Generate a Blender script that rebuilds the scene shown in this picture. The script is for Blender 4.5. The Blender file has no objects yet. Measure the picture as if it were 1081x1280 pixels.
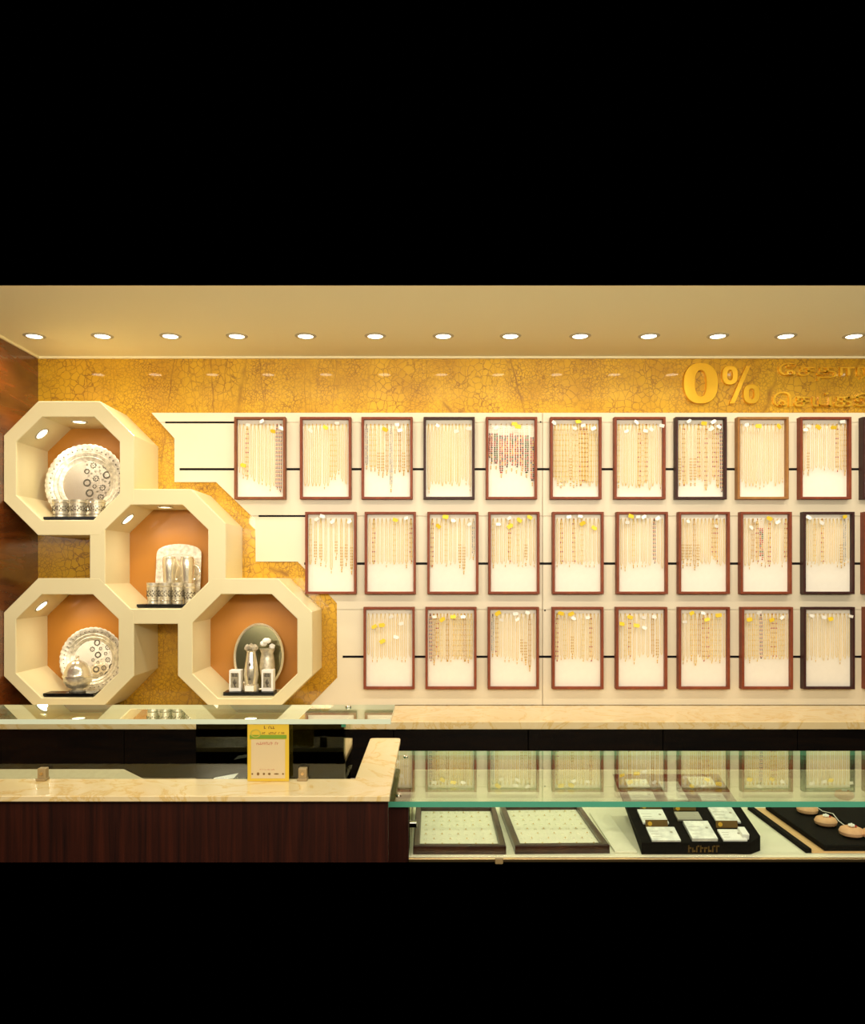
import bpy, bmesh, math, random
from mathutils import Vector, Matrix
R = math.radians
rnd = random.Random(7)
sc = bpy.context.scene
col = sc.collection

# ------------------------------------------------------------ camera
F = 1000.0; CX = 540.5; CY = 718.0; EYE = 1.55; WALL = 3.9
cam = bpy.data.cameras.new('camera'); co = bpy.data.objects.new('camera', cam); col.objects.link(co)
co.location = (0, 0, EYE); co.rotation_euler = (R(90), 0, 0)
cam.sensor_fit = 'HORIZONTAL'; cam.sensor_width = 36; cam.lens = 36 * F / 1081
cam.shift_y = (CY - 640) / 1081; cam.clip_start = .05
sc.camera = co
# ------------------------------------------------------------ world, exposure
w = bpy.data.worlds.new('world'); sc.world = w; w.use_nodes = True
w.node_tree.nodes['Background'].inputs[0].default_value = (0, 0, 0, 1)
w.node_tree.nodes['Background'].inputs[1].default_value = 0
sc.view_settings.view_transform = 'Standard'; sc.view_settings.look = 'None'
sc.view_settings.gamma = 1; sc.view_settings.use_curve_mapping = False
sc.view_settings.exposure = -0.06
# ------------------------------------------------------------ added fill lights without fixtures, over and behind the camera; then downlight rows
WARM = (1.0, .885, .70)
def area(x, y, z, sx, sy, power, colr=WARM, tilt=0):
    l = bpy.data.lights.new('room_fill', 'AREA'); l.shape = 'RECTANGLE'; l.size = sx; l.size_y = sy
    l.energy = power; l.color = colr
    o = bpy.data.objects.new('room_fill', l); col.objects.link(o); o.location = (x, y, z); o.rotation_euler = (R(tilt), 0, 0)
area(.2, .6, 2.6, 4.2, .8, 28, tilt=15)
area(.2, -1.6, 2.6, 4.2, 1.4, 42, tilt=45)
area(.3, .4, 2.0, 4.0, .25, 94, tilt=130)       # added fill tilted upwards, stands in for bounced light on the ceiling
def point_fill(x, y, z, power):                      # soft point light added behind the camera to brighten ceiling and wall
    l = bpy.data.lights.new('point_fill_light', 'POINT'); l.shadow_soft_size = .22; l.energy = power; l.color = WARM
    o = bpy.data.objects.new('point_fill_light', l); col.objects.link(o); o.location = (x, y, z)
for gx_ in (-1.3, .3, 1.9): point_fill(gx_, -.9, 1.95, 22)
def ceiling_spot(x, y, power, tilt=0):                  # further rows of the same narrow-beamed downlights towards the camera
    l = bpy.data.lights.new('shop_spot', 'SPOT'); l.energy = power; l.color = WARM; l.spot_size = R(104); l.spot_blend = .5; l.shadow_soft_size = .04
    o = bpy.data.objects.new('shop_spot', l); col.objects.link(o); o.location = (x, y, 2.6); o.rotation_euler = (R(tilt), 0, 0)
for k_ in range(8):
    ceiling_spot(-1.72 + k_ * .61, 2.63, 16.5, 24); ceiling_spot(-1.72 + k_ * .61, 1.69, 11)
SPOT_E, PUCK_E, DISC_E = 6.4, 1.9, 9.0

# ------------------------------------------------------------ helpers
def W(px, py, Y): return Vector(((px - CX) * Y / F, Y, EYE - (py - CY) * Y / F))
def X(px, Y): return (px - CX) * Y / F
def Z(py, Y): return EYE - (py - CY) * Y / F

def tag(o, label=None, cat=None, group=None, kind=None):
    if label: o['label'] = label
    if cat: o['category'] = cat
    if group: o['group'] = group
    if kind: o['kind'] = kind
    return o
def empty(name, loc, rot=(0, 0, 0)):
    o = bpy.data.objects.new(name, None); col.objects.link(o); o.location = loc; o.rotation_euler = rot
    o.empty_display_size = .05
    return o
def link(name, me, parent=None, loc=(0, 0, 0), rot=(0, 0, 0)):
    o = bpy.data.objects.new(name, me); col.objects.link(o); o.location = loc; o.rotation_euler = rot
    if parent: o.parent = parent
    return o

class MB:
    def __init__(s): s.v = []; s.f = []; s.m = []
    def add(s, vs, fs, m=0):
        b = len(s.v); s.v += [tuple(v) for v in vs]
        s.f += [tuple(b + i for i in f) for f in fs]; s.m += [m] * len(fs); return s
    def box(s, x0, x1, y0, y1, z0, z1, m=0):
        vs = [(x, y, z) for x in (x0, x1) for y in (y0, y1) for z in (z0, z1)]
        return s.add(vs, [(0,1,3,2),(4,6,7,5),(0,4,5,1),(2,3,7,6),(0,2,6,4),(1,5,7,3)], m)
    def bbox(s, x0, x1, y0, y1, z0, z1, b=.002, m=0):      # chamfered box
        bm = bmesh.new(); bmesh.ops.create_cube(bm, size=1)
        for v in bm.verts: v.co = ((x0+x1)/2 + v.co.x*(x1-x0), (y0+y1)/2 + v.co.y*(y1-y0), (z0+z1)/2 + v.co.z*(z1-z0))
        bmesh.ops.bevel(bm, geom=bm.edges[:], offset=b, segments=2, affect='EDGES', profile=.5)
        s.add([v.co[:] for v in bm.verts], [[v.index for v in f.verts] for f in bm.faces], m) if not bm.verts.index_update() else None
        bm.free(); return s
    def prism(s, pts, y0, y1, m=0, mside=None):             # pts in (x,z), extruded in y
        n = len(pts)
        vs = [(p[0], y0, p[1]) for p in pts] + [(p[0], y1, p[1]) for p in pts]
        s.add(vs, [tuple(range(n)), tuple(range(2*n-1, n-1, -1))], m)
        b = len(s.v) - 2*n
        for i in range(n):
            j = (i+1) % n
            s.f.append((b+i, b+n+i, b+n+j, b+j)); s.m.append(m if mside is None else mside)
        return s
    def lathe(s, prof, n=32, c=(0, 0, 0), m=0, mod=None):    # prof (r,z), axis z
        b = len(s.v)
        for r, z in prof:
            for i in range(n):
                a = 2*math.pi*i/n; rr = r*(mod(a, r) if mod else 1)
                s.v.append((c[0]+rr*math.cos(a), c[1]+rr*math.sin(a), c[2]+z))
        for k in range(len(prof)-1):
            for i in range(n):
                j = (i+1) % n
                s.f.append((b+k*n+i, b+k*n+j, b+(k+1)*n+j, b+(k+1)*n+i)); s.m.append(m)
        return s
    def octa(s, c, rx, ry, rz, m=0):
        x, y, z = c
        s.add([(x+rx,y,z),(x-rx,y,z),(x,y+ry,z),(x,y-ry,z),(x,y,z+rz),(x,y,z-rz)],
              [(4,0,2),(4,2,1),(4,1,3),(4,3,0),(5,2,0),(5,1,2),(5,3,1),(5,0,3)], m); return s
    def ball(s, c, r, m=0, sub=1, sc_=(1,1,1)):
        bm = bmesh.new(); bmesh.ops.create_icosphere(bm, subdivisions=sub, radius=r)
        bm.verts.index_update()
        s.add([(c[0]+v.co.x*sc_[0], c[1]+v.co.y*sc_[1], c[2]+v.co.z*sc_[2]) for v in bm.verts], [[v.index for v in f.verts] for f in bm.faces], m)
        bm.free(); return s
    def tube(s, pts, r, n=8, m=0):
        b = len(s.v); pts = [Vector(p) for p in pts]
        for k, p in enumerate(pts):
            t = (pts[min(k+1, len(pts)-1)] - pts[max(k-1, 0)]).normalized()
            u = t.orthogonal().normalized() if k == 0 else (u - t*u.dot(t)).normalized()
            v = t.cross(u)
            for i in range(n):
                a = 2*math.pi*i/n; s.v.append(tuple(p + r*(u*math.cos(a) + v*math.sin(a))))
        for k in range(len(pts)-1):
            for i in range(n):
                j = (i+1) % n
                s.f.append((b+k*n+i, b+k*n+j, b+(k+1)*n+j, b+(k+1)*n+i)); s.m.append(m)
        s.f.append(tuple(b+i for i in range(n))[::-1]); s.m.append(m)
        s.f.append(tuple(b+(len(pts)-1)*n+i for i in range(n))); s.m.append(m)
        return s
    def mesh(s, name, mats, smooth=False):
        me = bpy.data.meshes.new(name); me.from_pydata(s.v, [], s.f)
        for mt in (mats if isinstance(mats, (list, tuple)) else [mats]): me.materials.append(mt)
        me.polygons.foreach_set('material_index', s.m)
        bm = bmesh.new(); bm.from_mesh(me); bmesh.ops.recalc_face_normals(bm, faces=bm.faces[:]); bm.to_mesh(me); bm.free()
        if smooth:
            me.polygons.foreach_set('use_smooth', [True]*len(me.polygons))
            me.set_sharp_from_angle(angle=R(40))
        me.update(); return me
    def build(s, name, mats, parent=None, loc=(0,0,0), rot=(0,0,0), smooth=False):
        return link(name, s.mesh(name, mats, smooth), parent, loc, rot)

# ------------------------------------------------------------ materials
def nt(name):
    m = bpy.data.materials.new(name); m.use_nodes = True; t = m.node_tree
    return m, t, t.nodes['Principled BSDF']
def mat(name, c, rough=.5, metal=0, coat=0, emit=None, es=0, spec=None):
    m, t, p = nt(name); p.inputs['Base Color'].default_value = (*c, 1); p.inputs['Roughness'].default_value = rough
    p.inputs['Metallic'].default_value = metal; p.inputs['Coat Weight'].default_value = coat; p.inputs['Coat Roughness'].default_value = .05
    if spec is not None: p.inputs['Specular IOR Level'].default_value = spec
    if emit: p.inputs['Emission Color'].default_value = (*emit, 1); p.inputs['Emission Strength'].default_value = es
    return m
def N(t, k, **kw):
    n = t.nodes.new(k)
    for a, b in kw.items():
        if hasattr(n, a): setattr(n, a, b)
        else: n.inputs[a.replace('_', ' ')].default_value = b
    return n
def ramp(t, stops):
    r = t.nodes.new('ShaderNodeValToRGB'); e = r.color_ramp.elements
    while len(e) > 1: e.remove(e[-1])
    e[0].position = stops[0][0]; e[0].color = (*stops[0][1], 1)
    for p, c in stops[1:]:
        x = e.new(p); x.color = (*c, 1)
    return r
def coords(t, scale=(1,1,1)):
    g = t.nodes.new('ShaderNodeTexCoord'); m = t.nodes.new('ShaderNodeMapping'); m.inputs['Scale'].default_value = scale
    t.links.new(g.outputs['Object'], m.inputs[0]); return m.outputs[0]
def wood(name, c0, c1, scale, rough=.35, coat=.3, specular=.5):
    m, t, p = nt(name); L = t.links.new; v = coords(t, scale)
    n = N(t, 'ShaderNodeTexNoise', Scale=1.0, Detail=6.0, Roughness=.6, Distortion=.6); L(v, n.inputs['Vector'])
    r = ramp(t, [(.3, c0), (.52, tuple((a+b)/2 for a, b in zip(c0, c1))), (.72, c1)]); L(n.outputs['Fac'], r.inputs[0])
    L(r.outputs[0], p.inputs['Base Color']); p.inputs['Roughness'].default_value = rough
    p.inputs['Coat Weight'].default_value = coat; p.inputs['Coat Roughness'].default_value = .12
    p.inputs['Specular IOR Level'].default_value = specular
    b = N(t, 'ShaderNodeBump', Strength=.12, Distance=.002); L(n.outputs['Fac'], b.inputs['Height']); L(b.outputs[0], p.inputs['Normal'])
    return m
def noisy(name, c0, c1, sc_, rough, metal=0, bump=0, coat=0):
    m, t, p = nt(name); L = t.links.new; v = coords(t)
    n = N(t, 'ShaderNodeTexNoise', Scale=sc_, Detail=4.0); L(v, n.inputs['Vector'])
    r = ramp(t, [(.35, c0), (.65, c1)]); L(n.outputs['Fac'], r.inputs[0]); L(r.outputs[0], p.inputs['Base Color'])
    p.inputs['Roughness'].default_value = rough; p.inputs['Metallic'].default_value = metal; p.inputs['Coat Weight'].default_value = coat
    if bump:
        b = N(t, 'ShaderNodeBump', Strength=bump, Distance=.002); L(n.outputs['Fac'], b.inputs['Height']); L(b.outputs[0], p.inputs['Normal'])
    return m
def crackle():
    m, t, p = nt('crackled gold lacquer'); L = t.links.new; v = coords(t, (1, .0, 1))
    n = N(t, 'ShaderNodeTexNoise', Scale=14.0, Detail=3.0); L(v, n.inputs['Vector'])
    sub = N(t, 'ShaderNodeVectorMath', operation='SUBTRACT'); L(n.outputs['Color'], sub.inputs[0]); sub.inputs[1].default_value = (.5,.5,.5)
    scl = N(t, 'ShaderNodeVectorMath', operation='SCALE'); L(sub.outputs[0], scl.inputs[0]); scl.inputs['Scale'].default_value = .024
    add = N(t, 'ShaderNodeVectorMath', operation='ADD'); L(v, add.inputs[0]); L(scl.outputs[0], add.inputs[1])
    n2 = N(t, 'ShaderNodeTexNoise', Scale=70.0, Detail=2.0); L(v, n2.inputs['Vector'])
    s2 = N(t, 'ShaderNodeVectorMath', operation='SUBTRACT'); L(n2.outputs['Color'], s2.inputs[0]); s2.inputs[1].default_value = (.5,.5,.5)
    s3 = N(t, 'ShaderNodeVectorMath', operation='SCALE'); L(s2.outputs[0], s3.inputs[0]); s3.inputs['Scale'].default_value = .012
    add0, add = add, N(t, 'ShaderNodeVectorMath', operation='ADD'); L(add0.outputs[0], add.inputs[0]); L(s3.outputs[0], add.inputs[1])
    def vor(s):
        a = N(t, 'ShaderNodeTexVoronoi', feature='DISTANCE_TO_EDGE', Scale=s); L(add.outputs[0], a.inputs['Vector']); return a
    def line(a, lo, hi):
        r = N(t, 'ShaderNodeMapRange'); r.inputs['From Min'].default_value = lo; r.inputs['From Max'].default_value = hi
        L(a.outputs['Distance'], r.inputs['Value']); return r
    big, small = line(vor(30), .005, .07), line(vor(60), .0, .12)
    st = N(t, 'ShaderNodeMapping'); st.inputs['Scale'].default_value = (10, 1, .5); L(add.outputs[0], st.inputs[0])
    sv = N(t, 'ShaderNodeTexVoronoi', feature='DISTANCE_TO_EDGE', Scale=1.0); L(st.outputs[0], sv.inputs['Vector'])
    big2 = line(sv, .0, .011)
    zone = N(t, 'ShaderNodeTexNoise', Scale=1.0, Detail=1.0); zv = coords(t, (3.2, 0, .8)); L(zv, zone.inputs['Vector'])
    zr = N(t, 'ShaderNodeMapRange'); zr.inputs['From Min'].default_value = .47; zr.inputs['From Max'].default_value = .53; L(zone.outputs['Fac'], zr.inputs['Value'])
    mx = N(t, 'ShaderNodeMix', data_type='FLOAT'); L(zr.outputs[0], mx.inputs[0]); L(small.outputs[0], mx.inputs[2]); L(big.outputs[0], mx.inputs[3])
    mn = N(t, 'ShaderNodeMath', operation='MINIMUM'); L(mx.outputs[0], mn.inputs[0]); L(big2.outputs[0], mn.inputs[1])
    # irregular strength of the cracks
    fn = N(t, 'ShaderNodeTexNoise', Scale=9.0, Detail=2.0); L(v, fn.inputs['Vector'])
    fr = N(t, 'ShaderNodeMapRange'); fr.inputs['From Min'].default_value = .35; fr.inputs['From Max'].default_value = .7
    fr.inputs['To Min'].default_value = .4; fr.inputs['To Max'].default_value = .95; L(fn.outputs['Fac'], fr.inputs['Value'])
    inv = N(t, 'ShaderNodeMath', operation='SUBTRACT'); inv.inputs[0].default_value = 1; L(mn.outputs[0], inv.inputs[1])
    fac = N(t, 'ShaderNodeMath', operation='MULTIPLY'); L(inv.outputs[0], fac.inputs[0]); L(fr.outputs[0], fac.inputs[1])
    gold = ramp(t, [(.35, (.58, .30, .008)), (.65, (.72, .41, .012))])
    gn = N(t, 'ShaderNodeTexNoise', Scale=5.0, Detail=4.0); L(v, gn.inputs['Vector']); L(gn.outputs['Fac'], gold.inputs[0])
    c = N(t, 'ShaderNodeMix', data_type='RGBA'); L(fac.outputs[0], c.inputs[0]); L(gold.outputs[0], c.inputs[6]); c.inputs[7].default_value = (.20, .07, .004, 1)
    L(c.outputs[2], p.inputs['Base Color']); p.inputs['Roughness'].default_value = .42; p.inputs['Metallic'].default_value = .25
    p.inputs['Coat Weight'].default_value = .9; p.inputs['Coat Roughness'].default_value = .035; p.inputs['Coat IOR'].default_value = 1.45
    b = N(t, 'ShaderNodeBump', Strength=.25, Distance=.001); L(mn.outputs[0], b.inputs['Height']); L(b.outputs[0], p.inputs['Normal'])
    return m
def marble():
    m, t, p = nt('cream marble'); L = t.links.new; v = coords(t, (1,1,1))
    n = N(t, 'ShaderNodeTexNoise', Scale=3.5, Detail=8.0, Roughness=.62, Distortion=1.2); L(v, n.inputs['Vector'])
    r = ramp(t, [(.28, (.74, .57, .28)), (.47, (.76, .61, .33)), (.497, (.68, .46, .16)), (.512, (.76, .60, .32)), (.60, (.78, .64, .37)), (.66, (.70, .49, .19)), (.69, (.75, .59, .30))])
    L(n.outputs['Fac'], r.inputs[0]); L(r.outputs[0], p.inputs['Base Color']); p.inputs['Roughness'].default_value = .18
    return m
def glass(name, tint, gain=1.0):
    m = bpy.data.materials.new(name); m.use_nodes = True; t = m.node_tree; t.nodes.clear(); L = t.links.new
    out = t.nodes.new('ShaderNodeOutputMaterial'); mix = t.nodes.new('ShaderNodeMixShader')
    tr = N(t, 'ShaderNodeBsdfTransparent'); tr.inputs[0].default_value = (*tint, 1)
    gl = N(t, 'ShaderNodeBsdfGlossy', Roughness=0.0); gl.inputs[0].default_value = (.96, .96, .84, 1)
    lw = N(t, 'ShaderNodeLayerWeight', Blend=.5)
    pw = N(t, 'ShaderNodeMath', operation='POWER'); L(lw.outputs['Facing'], pw.inputs[0]); pw.inputs[1].default_value = 5
    ma = N(t, 'ShaderNodeMath', operation='MULTIPLY_ADD', use_clamp=True); L(pw.outputs[0], ma.inputs[0]); ma.inputs[1].default_value = .96*gain; ma.inputs[2].default_value = .04
    L(ma.outputs[0], mix.inputs[0]); L(tr.outputs[0], mix.inputs[1]); L(gl.outputs[0], mix.inputs[2]); L(mix.outputs[0], out.inputs[0])
    return m

M = {}
M['crackle'] = crackle(); M['marble'] = marble()
M['ceiling'] = mat('ceiling paint', (.93, .84, .52), .55)
M['board'] = noisy('cream laminate', (.74, .66, .49), (.77, .69, .52), 3, .4)
M['niche'] = noisy('cream niche paint', (.82, .72, .42), (.84, .75, .45), 4, .35, coat=.2)
M['orange'] = mat('orange satin', (.46, .18, .014), .42, coat=.1)
M['slot'] = mat('black slot rail', (.008, .006, .008), .6, spec=.1)
M['leftwall'] = wood('red brown veneer', (.05, .010, .004), (.22, .055, .010), (3, 2.2, 14), .22, .45)
M['front'] = wood('dark walnut veneer', (.008, .0015, .0008), (.050, .009, .003), (60, 2, 2.0), .45, .0, .3)
M['black'] = mat('black lacquer', (.004, .004, .004), .25, spec=.3)
M['cabinet'] = wood('black brown laminate', (.003, .003, .003), (.012, .007, .004), (3, 3, 30), .22, .3)
M['glass'] = glass('clear glass', (.87, .94, .86), 1.6)
M['pane'] = glass('thin glass pane', (.97, .99, .97), .8)
M['tint'] = glass('smoked glass', (.16, .15, .10), .3)
M['edge_green'] = mat('green glass edge', (.09, .38, .25), .18, coat=.5)
M['edge_pale'] = mat('pale glass edge', (.60, .68, .54), .18, coat=.5)
M['chrome'] = mat('chrome', (.85, .83, .78), .12, 1)
M['brass'] = mat('brass', (.75, .52, .25), .3, 1)
M['clampwood'] = mat('tan clamp', (.30, .21, .09), .4)
M['silver'] = mat('polished silver', (.84, .77, .60), .22, .75)
M['silver_rough'] = noisy('embossed silver', (.50, .45, .34), (.82, .76, .61), 60, .36, .6, .6)
M['silver_dark'] = mat('oxidised silver', (.10, .085, .06), .4, .3)
M['mirror'] = mat('mirror glass', (.17, .16, .08), .15, .8)
M['gold'] = mat('gold', (.80, .52, .10), .35, .3)
M['goldpale'] = mat('pale gold', (.80, .57, .11), .4, .1)
M['goldfine'] = mat('fine light gold', (.78, .60, .20), .45, 0)
M['golddeep'] = mat('deep gold', (.60, .36, .04), .4, .1)
M['silverchain'] = mat('silver grey beads', (.38, .35, .28), .4, .1)
M['red'] = mat('red beads', (.42, .03, .015), .4)
M['green'] = mat('green beads', (.06, .15, .03), .4)
M['onyx'] = mat('black beads', (.04, .022, .015), .3)
M['pink'] = mat('coral beads', (.66, .16, .07), .4)
M['felt'] = noisy('cream felt', (.87, .82, .71), (.89, .84, .73), 60, .8)
M['white'] = mat('white paper', (.90, .88, .82), .55)
M['yellow'] = mat('yellow paper', (.84, .60, .03), .5)
M['rim_red'] = wood('red brown frame wood', (.17, .032, .012), (.25, .055, .018), (20, 20, 20),.5, .0, .3)
M['rim_brown'] = wood('brown frame wood', (.17, .048, .016), (.25, .08, .026), (20, 20, 20),.5, .0, .3)
M['rim_ochre'] = wood('light brown frame wood', (.28, .12, .03), (.38, .18, .05), (20, 20, 20),.5, .0, .3)
M['rim_dark'] = wood('dark frame wood', (.03, .008, .007), (.055, .015, .011), (20, 20, 20),.5, .0, .3)
M['walnut'] = wood('walnut tray wood', (.022, .007, .004), (.060, .018, .010), (25, 25, 25), .3, .3)
M['velvet'] = noisy('black velvet', (.005, .004, .003), (.010, .007, .005), 120, .85)
M['pad'] = noisy('ivory leatherette', (.80, .76, .58), (.84, .80, .63), 90, .6)
M['tan'] = mat('tan board', (.72, .44, .20), .55)
M['bun'] = noisy('tan suede', (.72, .38, .19), (.78, .44, .24), 80, .7)
M['plaque'] = mat('brown brass plaque', (.16, .09, .02), .35, .5)
M['silverpack'] = noisy('silver foil card', (.62, .62, .60), (.88, .87, .83), 45, .3, .25)
M['signgold'] = mat('polished gold letters', (1.0, .60, .05), .3, .75)
M['signdim'] = mat('satin gold letters', (.86, .50, .05), .3, .75)
M['lamp'] = mat('lamp diffuser', (1, 1, 1), .5, emit=(1, .90, .68), es=DISC_E)
M['trim'] = mat('lamp trim', (.50, .45, .30), .4)
M['posterwhite'] = mat('poster cream', (.58, .46, .26), .45)
M['posteryellow'] = mat('poster yellow', (.62, .42, .035), .4)
M['postergreen'] = mat('poster green', (.16, .28, .02), .45)
M['posterink'] = mat('poster brown ink', (.16, .08, .01), .5)
M['posterpink'] = mat('poster red ink', (.45, .17, .10), .5)
M['acrylic'] = mat('emblem olive', (.42, .36, .05), .35)

M['riser'] = noisy('beige leatherette', (.40, .35, .21), (.43, .38, .23), 60, .6)
M['velvet'].node_tree.nodes['Principled BSDF'].inputs['Specular IOR Level'].default_value = .12
# ------------------------------------------------------------ structure
CEIL = Z(446, WALL); LEFT = -1.922; RIGHT = 2.75; CEDGE = (CEIL - EYE) * F / (CY - 357)
def struct(o): o['kind'] = 'structure'; return o
struct(MB().box(LEFT - .1, RIGHT, WALL, WALL + .1, .45, CEIL).build('wall_back', M['crackle']))
struct(MB().box(LEFT - .12, LEFT, 1.2, WALL + .1, .45, CEIL).build('wall_left', M['leftwall']))
struct(MB().add([(LEFT, CEDGE, CEIL), (RIGHT, CEDGE, CEIL), (RIGHT, WALL, CEIL), (LEFT, WALL, CEIL)], [(0, 1, 2, 3)]).build('ceiling', M['ceiling']))
struct(MB().box(LEFT, RIGHT, WALL - .012, WALL, CEIL - .010, CEIL - .0005).build('trim_1', M['ceiling']))
struct(MB().box(LEFT, LEFT + .010, CEDGE, WALL - .012, CEIL - .010, CEIL - .0005).build('trim_2', M['ceiling']))

# stepped cream panelling with slots, on the back wall
BY = WALL - .02
clad = empty('wall_3', (0, 0, 0)); clad['kind'] = 'structure'
sil = [(189, 516), (218, 548), (218, 602.5), (270, 602.5), (319, 649.5), (319.5, 702), (372, 702), (421, 754), (421.5, 847), (388, 881)]
def xl(y, last):
    for (a, b), (c, d) in (zip(sil, sil[1:]) if not last else reversed(list(zip(sil, sil[1:])))):
        if b <= y <= d and d > b: return a + (c - a) * (y - b) / (d - b)
    return sil[-1][0]
bounds = [(516, 0, None), (528, .25, (206, 293, 1.25)), (586.5, 0, (224, 9999, 1.5)), (645, .25, (323, 382, 1.25)), (704.5, 0, (380, 9999, 1.5)), (762, .25, None), (821, 0, (428, 9999, 1.5)), (881, 0, None)]
def edge_path(b, sgn, x0, x1):         # boundary of a plank, left to right
    y, g, sl = b; pts = []
    base = y + sgn * g
    if not sl or sl[1] <= x0: return [(x0, base), (x1, base)]
    a, c, gg = sl; a = max(a, x0)
    if a > x0: pts += [(x0, base), (a, base)]
    pts.append((a, y + sgn * gg))
    if c < x1: pts += [(c, y + sgn * gg), (c, base), (x1, base)]
    else: pts.append((x1, y + sgn * gg))
    return pts
RX = X(0, 1) * 0 + RIGHT / BY * F + CX
for k in range(7):
    t_, b_ = bounds[k], bounds[k+1]
    for side in (0, 1):
        if side == 0:
            yt, yb = t_[0], b_[0]
            top = edge_path(t_, 1, xl(yt + .3, True), 677.6); bot = edge_path(b_, -1, xl(yb - .3, False), 677.6)
            mid = [p for p in sil if yt + .4 < p[1] < yb - .4]
            poly = top + bot[::-1] + mid[::-1]
        else:
            poly = edge_path(t_, 1, 678.4, RX) + edge_path(b_, -1, 678.4, RX)[::-1]
        MB().prism([(X(px, BY), Z(py, BY)) for px, py in poly], BY, WALL).build('cladding_panel', M['board'], clad)
for y, a, c in ((528, 205, 294), (586.5, 223, RX), (645, 322, 383), (704.5, 379, RX), (821, 427, RX)):
    MB().box(X(a, BY), X(c, BY), BY + .006, WALL - .002, Z(y + 1.6, BY), Z(y - 1.6, BY)).build('slot_rail', M['slot'], clad)
for px, py in ((675.5, 527.5), (681, 763)):
    MB().lathe([(0, 0), (.004, 0), (.004, .003), (0, .003)], 10).build('screw', M['slot'], clad, (X(px, BY), BY, Z(py, BY)), (R(90), 0, 0))

# ------------------------------------------------------------ ceiling downlights
xs = [43, 128, 213, 296, 382, 469, 554, 638, 725, 811, 897, 982, 1067, 1152, 1237]
DY = (CEIL - EYE) * F / (CY - 420)
ordn = ['first', 'second', 'third', 'fourth', 'fifth', 'sixth', 'seventh', 'eighth', 'ninth', 'tenth', 'eleventh', 'twelfth', 'thirteenth', 'fourteenth', 'fifteenth']
def spot(parent, loc, e, cone, blend, size, rot=(0, 0, 0), c=WARM):
    l = bpy.data.lights.new('bulb', 'SPOT'); l.energy = e; l.spot_size = R(cone); l.spot_blend = blend; l.shadow_soft_size = size; l.color = c
    o = bpy.data.objects.new('bulb', l); col.objects.link(o); o.parent = parent; o.location = loc; o.rotation_euler = rot
tr_me = MB().lathe([(.032, -.0005), (.034, -.004), (.044, -.003), (.048, 0)], 40).mesh('trim_ring', M['trim'], True)
df_me = MB().lathe([(.0, -.0015), (.033, -.0015)], 40).mesh('diffuser', M['lamp'])
for i, px in enumerate(xs):
    o = empty('downlight', (X(px, DY), DY, CEIL))
    lab = 'round white recessed downlight, %s from the wooden wall' % ordn[i]
    tag(o, lab, 'downlight', 'row of round downlights in the cream ceiling')
    link('trim_ring', tr_me, o); link('diffuser', df_me, o)
    spot(o, (0, 0, -.012), SPOT_E, 150, .8, .03)

# ------------------------------------------------------------ octagonal niches
NF = .919 * WALL
unit = empty('octagonal_niche_unit', (X(196, NF), WALL, Z(611, NF)))
tag(unit, 'cream cluster of four joined octagonal wall niches with orange backs', 'display niche')
def octpts(l, r, t, b, cx, cy):      # px, clockwise from top left
    return [(l+cx, t), (r-cx, t), (r, t+cy), (r, b-cy), (r-cx, b), (l+cx, b), (l, b-cy), (l, t+cy)]
niches = [((4.5, 167.5, 501.5, 669, 43, 43), (20.5, 149.6, 521, 650, 32, 31)),
          ((112, 282, 611.3, 780, 43, 43), (131.3, 260, 631, 761, 32, 31)),
          ((4.5, 167.3, 722.8, 888, 43, 43), (20, 148, 743, 872.5, 32, 31)),
          ((222, 390, 723, 886.5, 43, 42), (240.5, 371.5, 742.7, 873, 32, 31))]
def sub(p): return Vector(p) - unit.location
NB = WALL - .022
for k, (o_, i_) in enumerate(niches):
    yf = NF + (.0006 if k in (1,) else 0) + (.0003 if k == 3 else 0)
    O = [W(x, y, NF) for x, y in octpts(*o_)]; I = [W(x, y, NF) for x, y in octpts(*i_)]
    for v in O + I: v.y = yf
    mb = MB(); e = .0025
    cI = sum(I, Vector()) / 8; cO = sum(O, Vector()) / 8
    def shrink(v, c, d, y): u = (v - c); u.y = 0; u = u.normalized(); return Vector((v.x + u.x*d, y, v.z + u.z*d))
    rings = [[Vector((v.x, WALL - .0005, v.z)) for v in O], [Vector((v.x, yf + e, v.z)) for v in O], [shrink(v, cO, -e, yf) for v in O],
             [shrink(v, cI, e, yf) for v in I], [Vector((v.x, yf + e, v.z)) for v in I], [Vector((v.x, NB, v.z)) for v in I]]
    mb.add([sub(v) for r_ in rings for v in r_], [(a*8+i, a*8+(i+1) % 8, (a+1)*8+(i+1) % 8, (a+1)*8+i) for a in range(5) for i in range(8)])
    box = mb.build('niche_box', M['niche'], unit)
    bp = MB().prism([(sub(v).x, sub(v).z) for v in [shrink(v, cI, .004, yf) for v in I]], NB - WALL - .001, -.002).build('back_panel', M['orange'], box)
    # puck lights: on the ceiling facet and on the upper left facet
    T0, T1 = I[0], I[1]; D0, D1 = I[7], I[0]
    for (a, b), nrm in (((T0, T1), Vector((0, 0, -1))), ((D0, D1), None)):
        c = (a + b) / 2; c.y = NF + .115
        if nrm is None:
            d = (b - a).normalized(); nrm = Vector((-d.z, 0, d.x)).normalized()
            if nrm.dot(cI - c) < 0: nrm = -nrm
        q = nrm.to_track_quat('-Z', 'Y').to_euler()
        pl = MB().lathe([(.027, .0015), (.029, -.004), (.035, -.003), (.037, .0015)], 28).build('puck_light', M['trim'], box, sub(c), q, True)
        MB().lathe([(0, -.001), (.028, -.001)], 28).build('lens', M['lamp'], pl)
        spot(pl, (0, 0, -.01), PUCK_E, 150, .7, .02)

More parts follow.
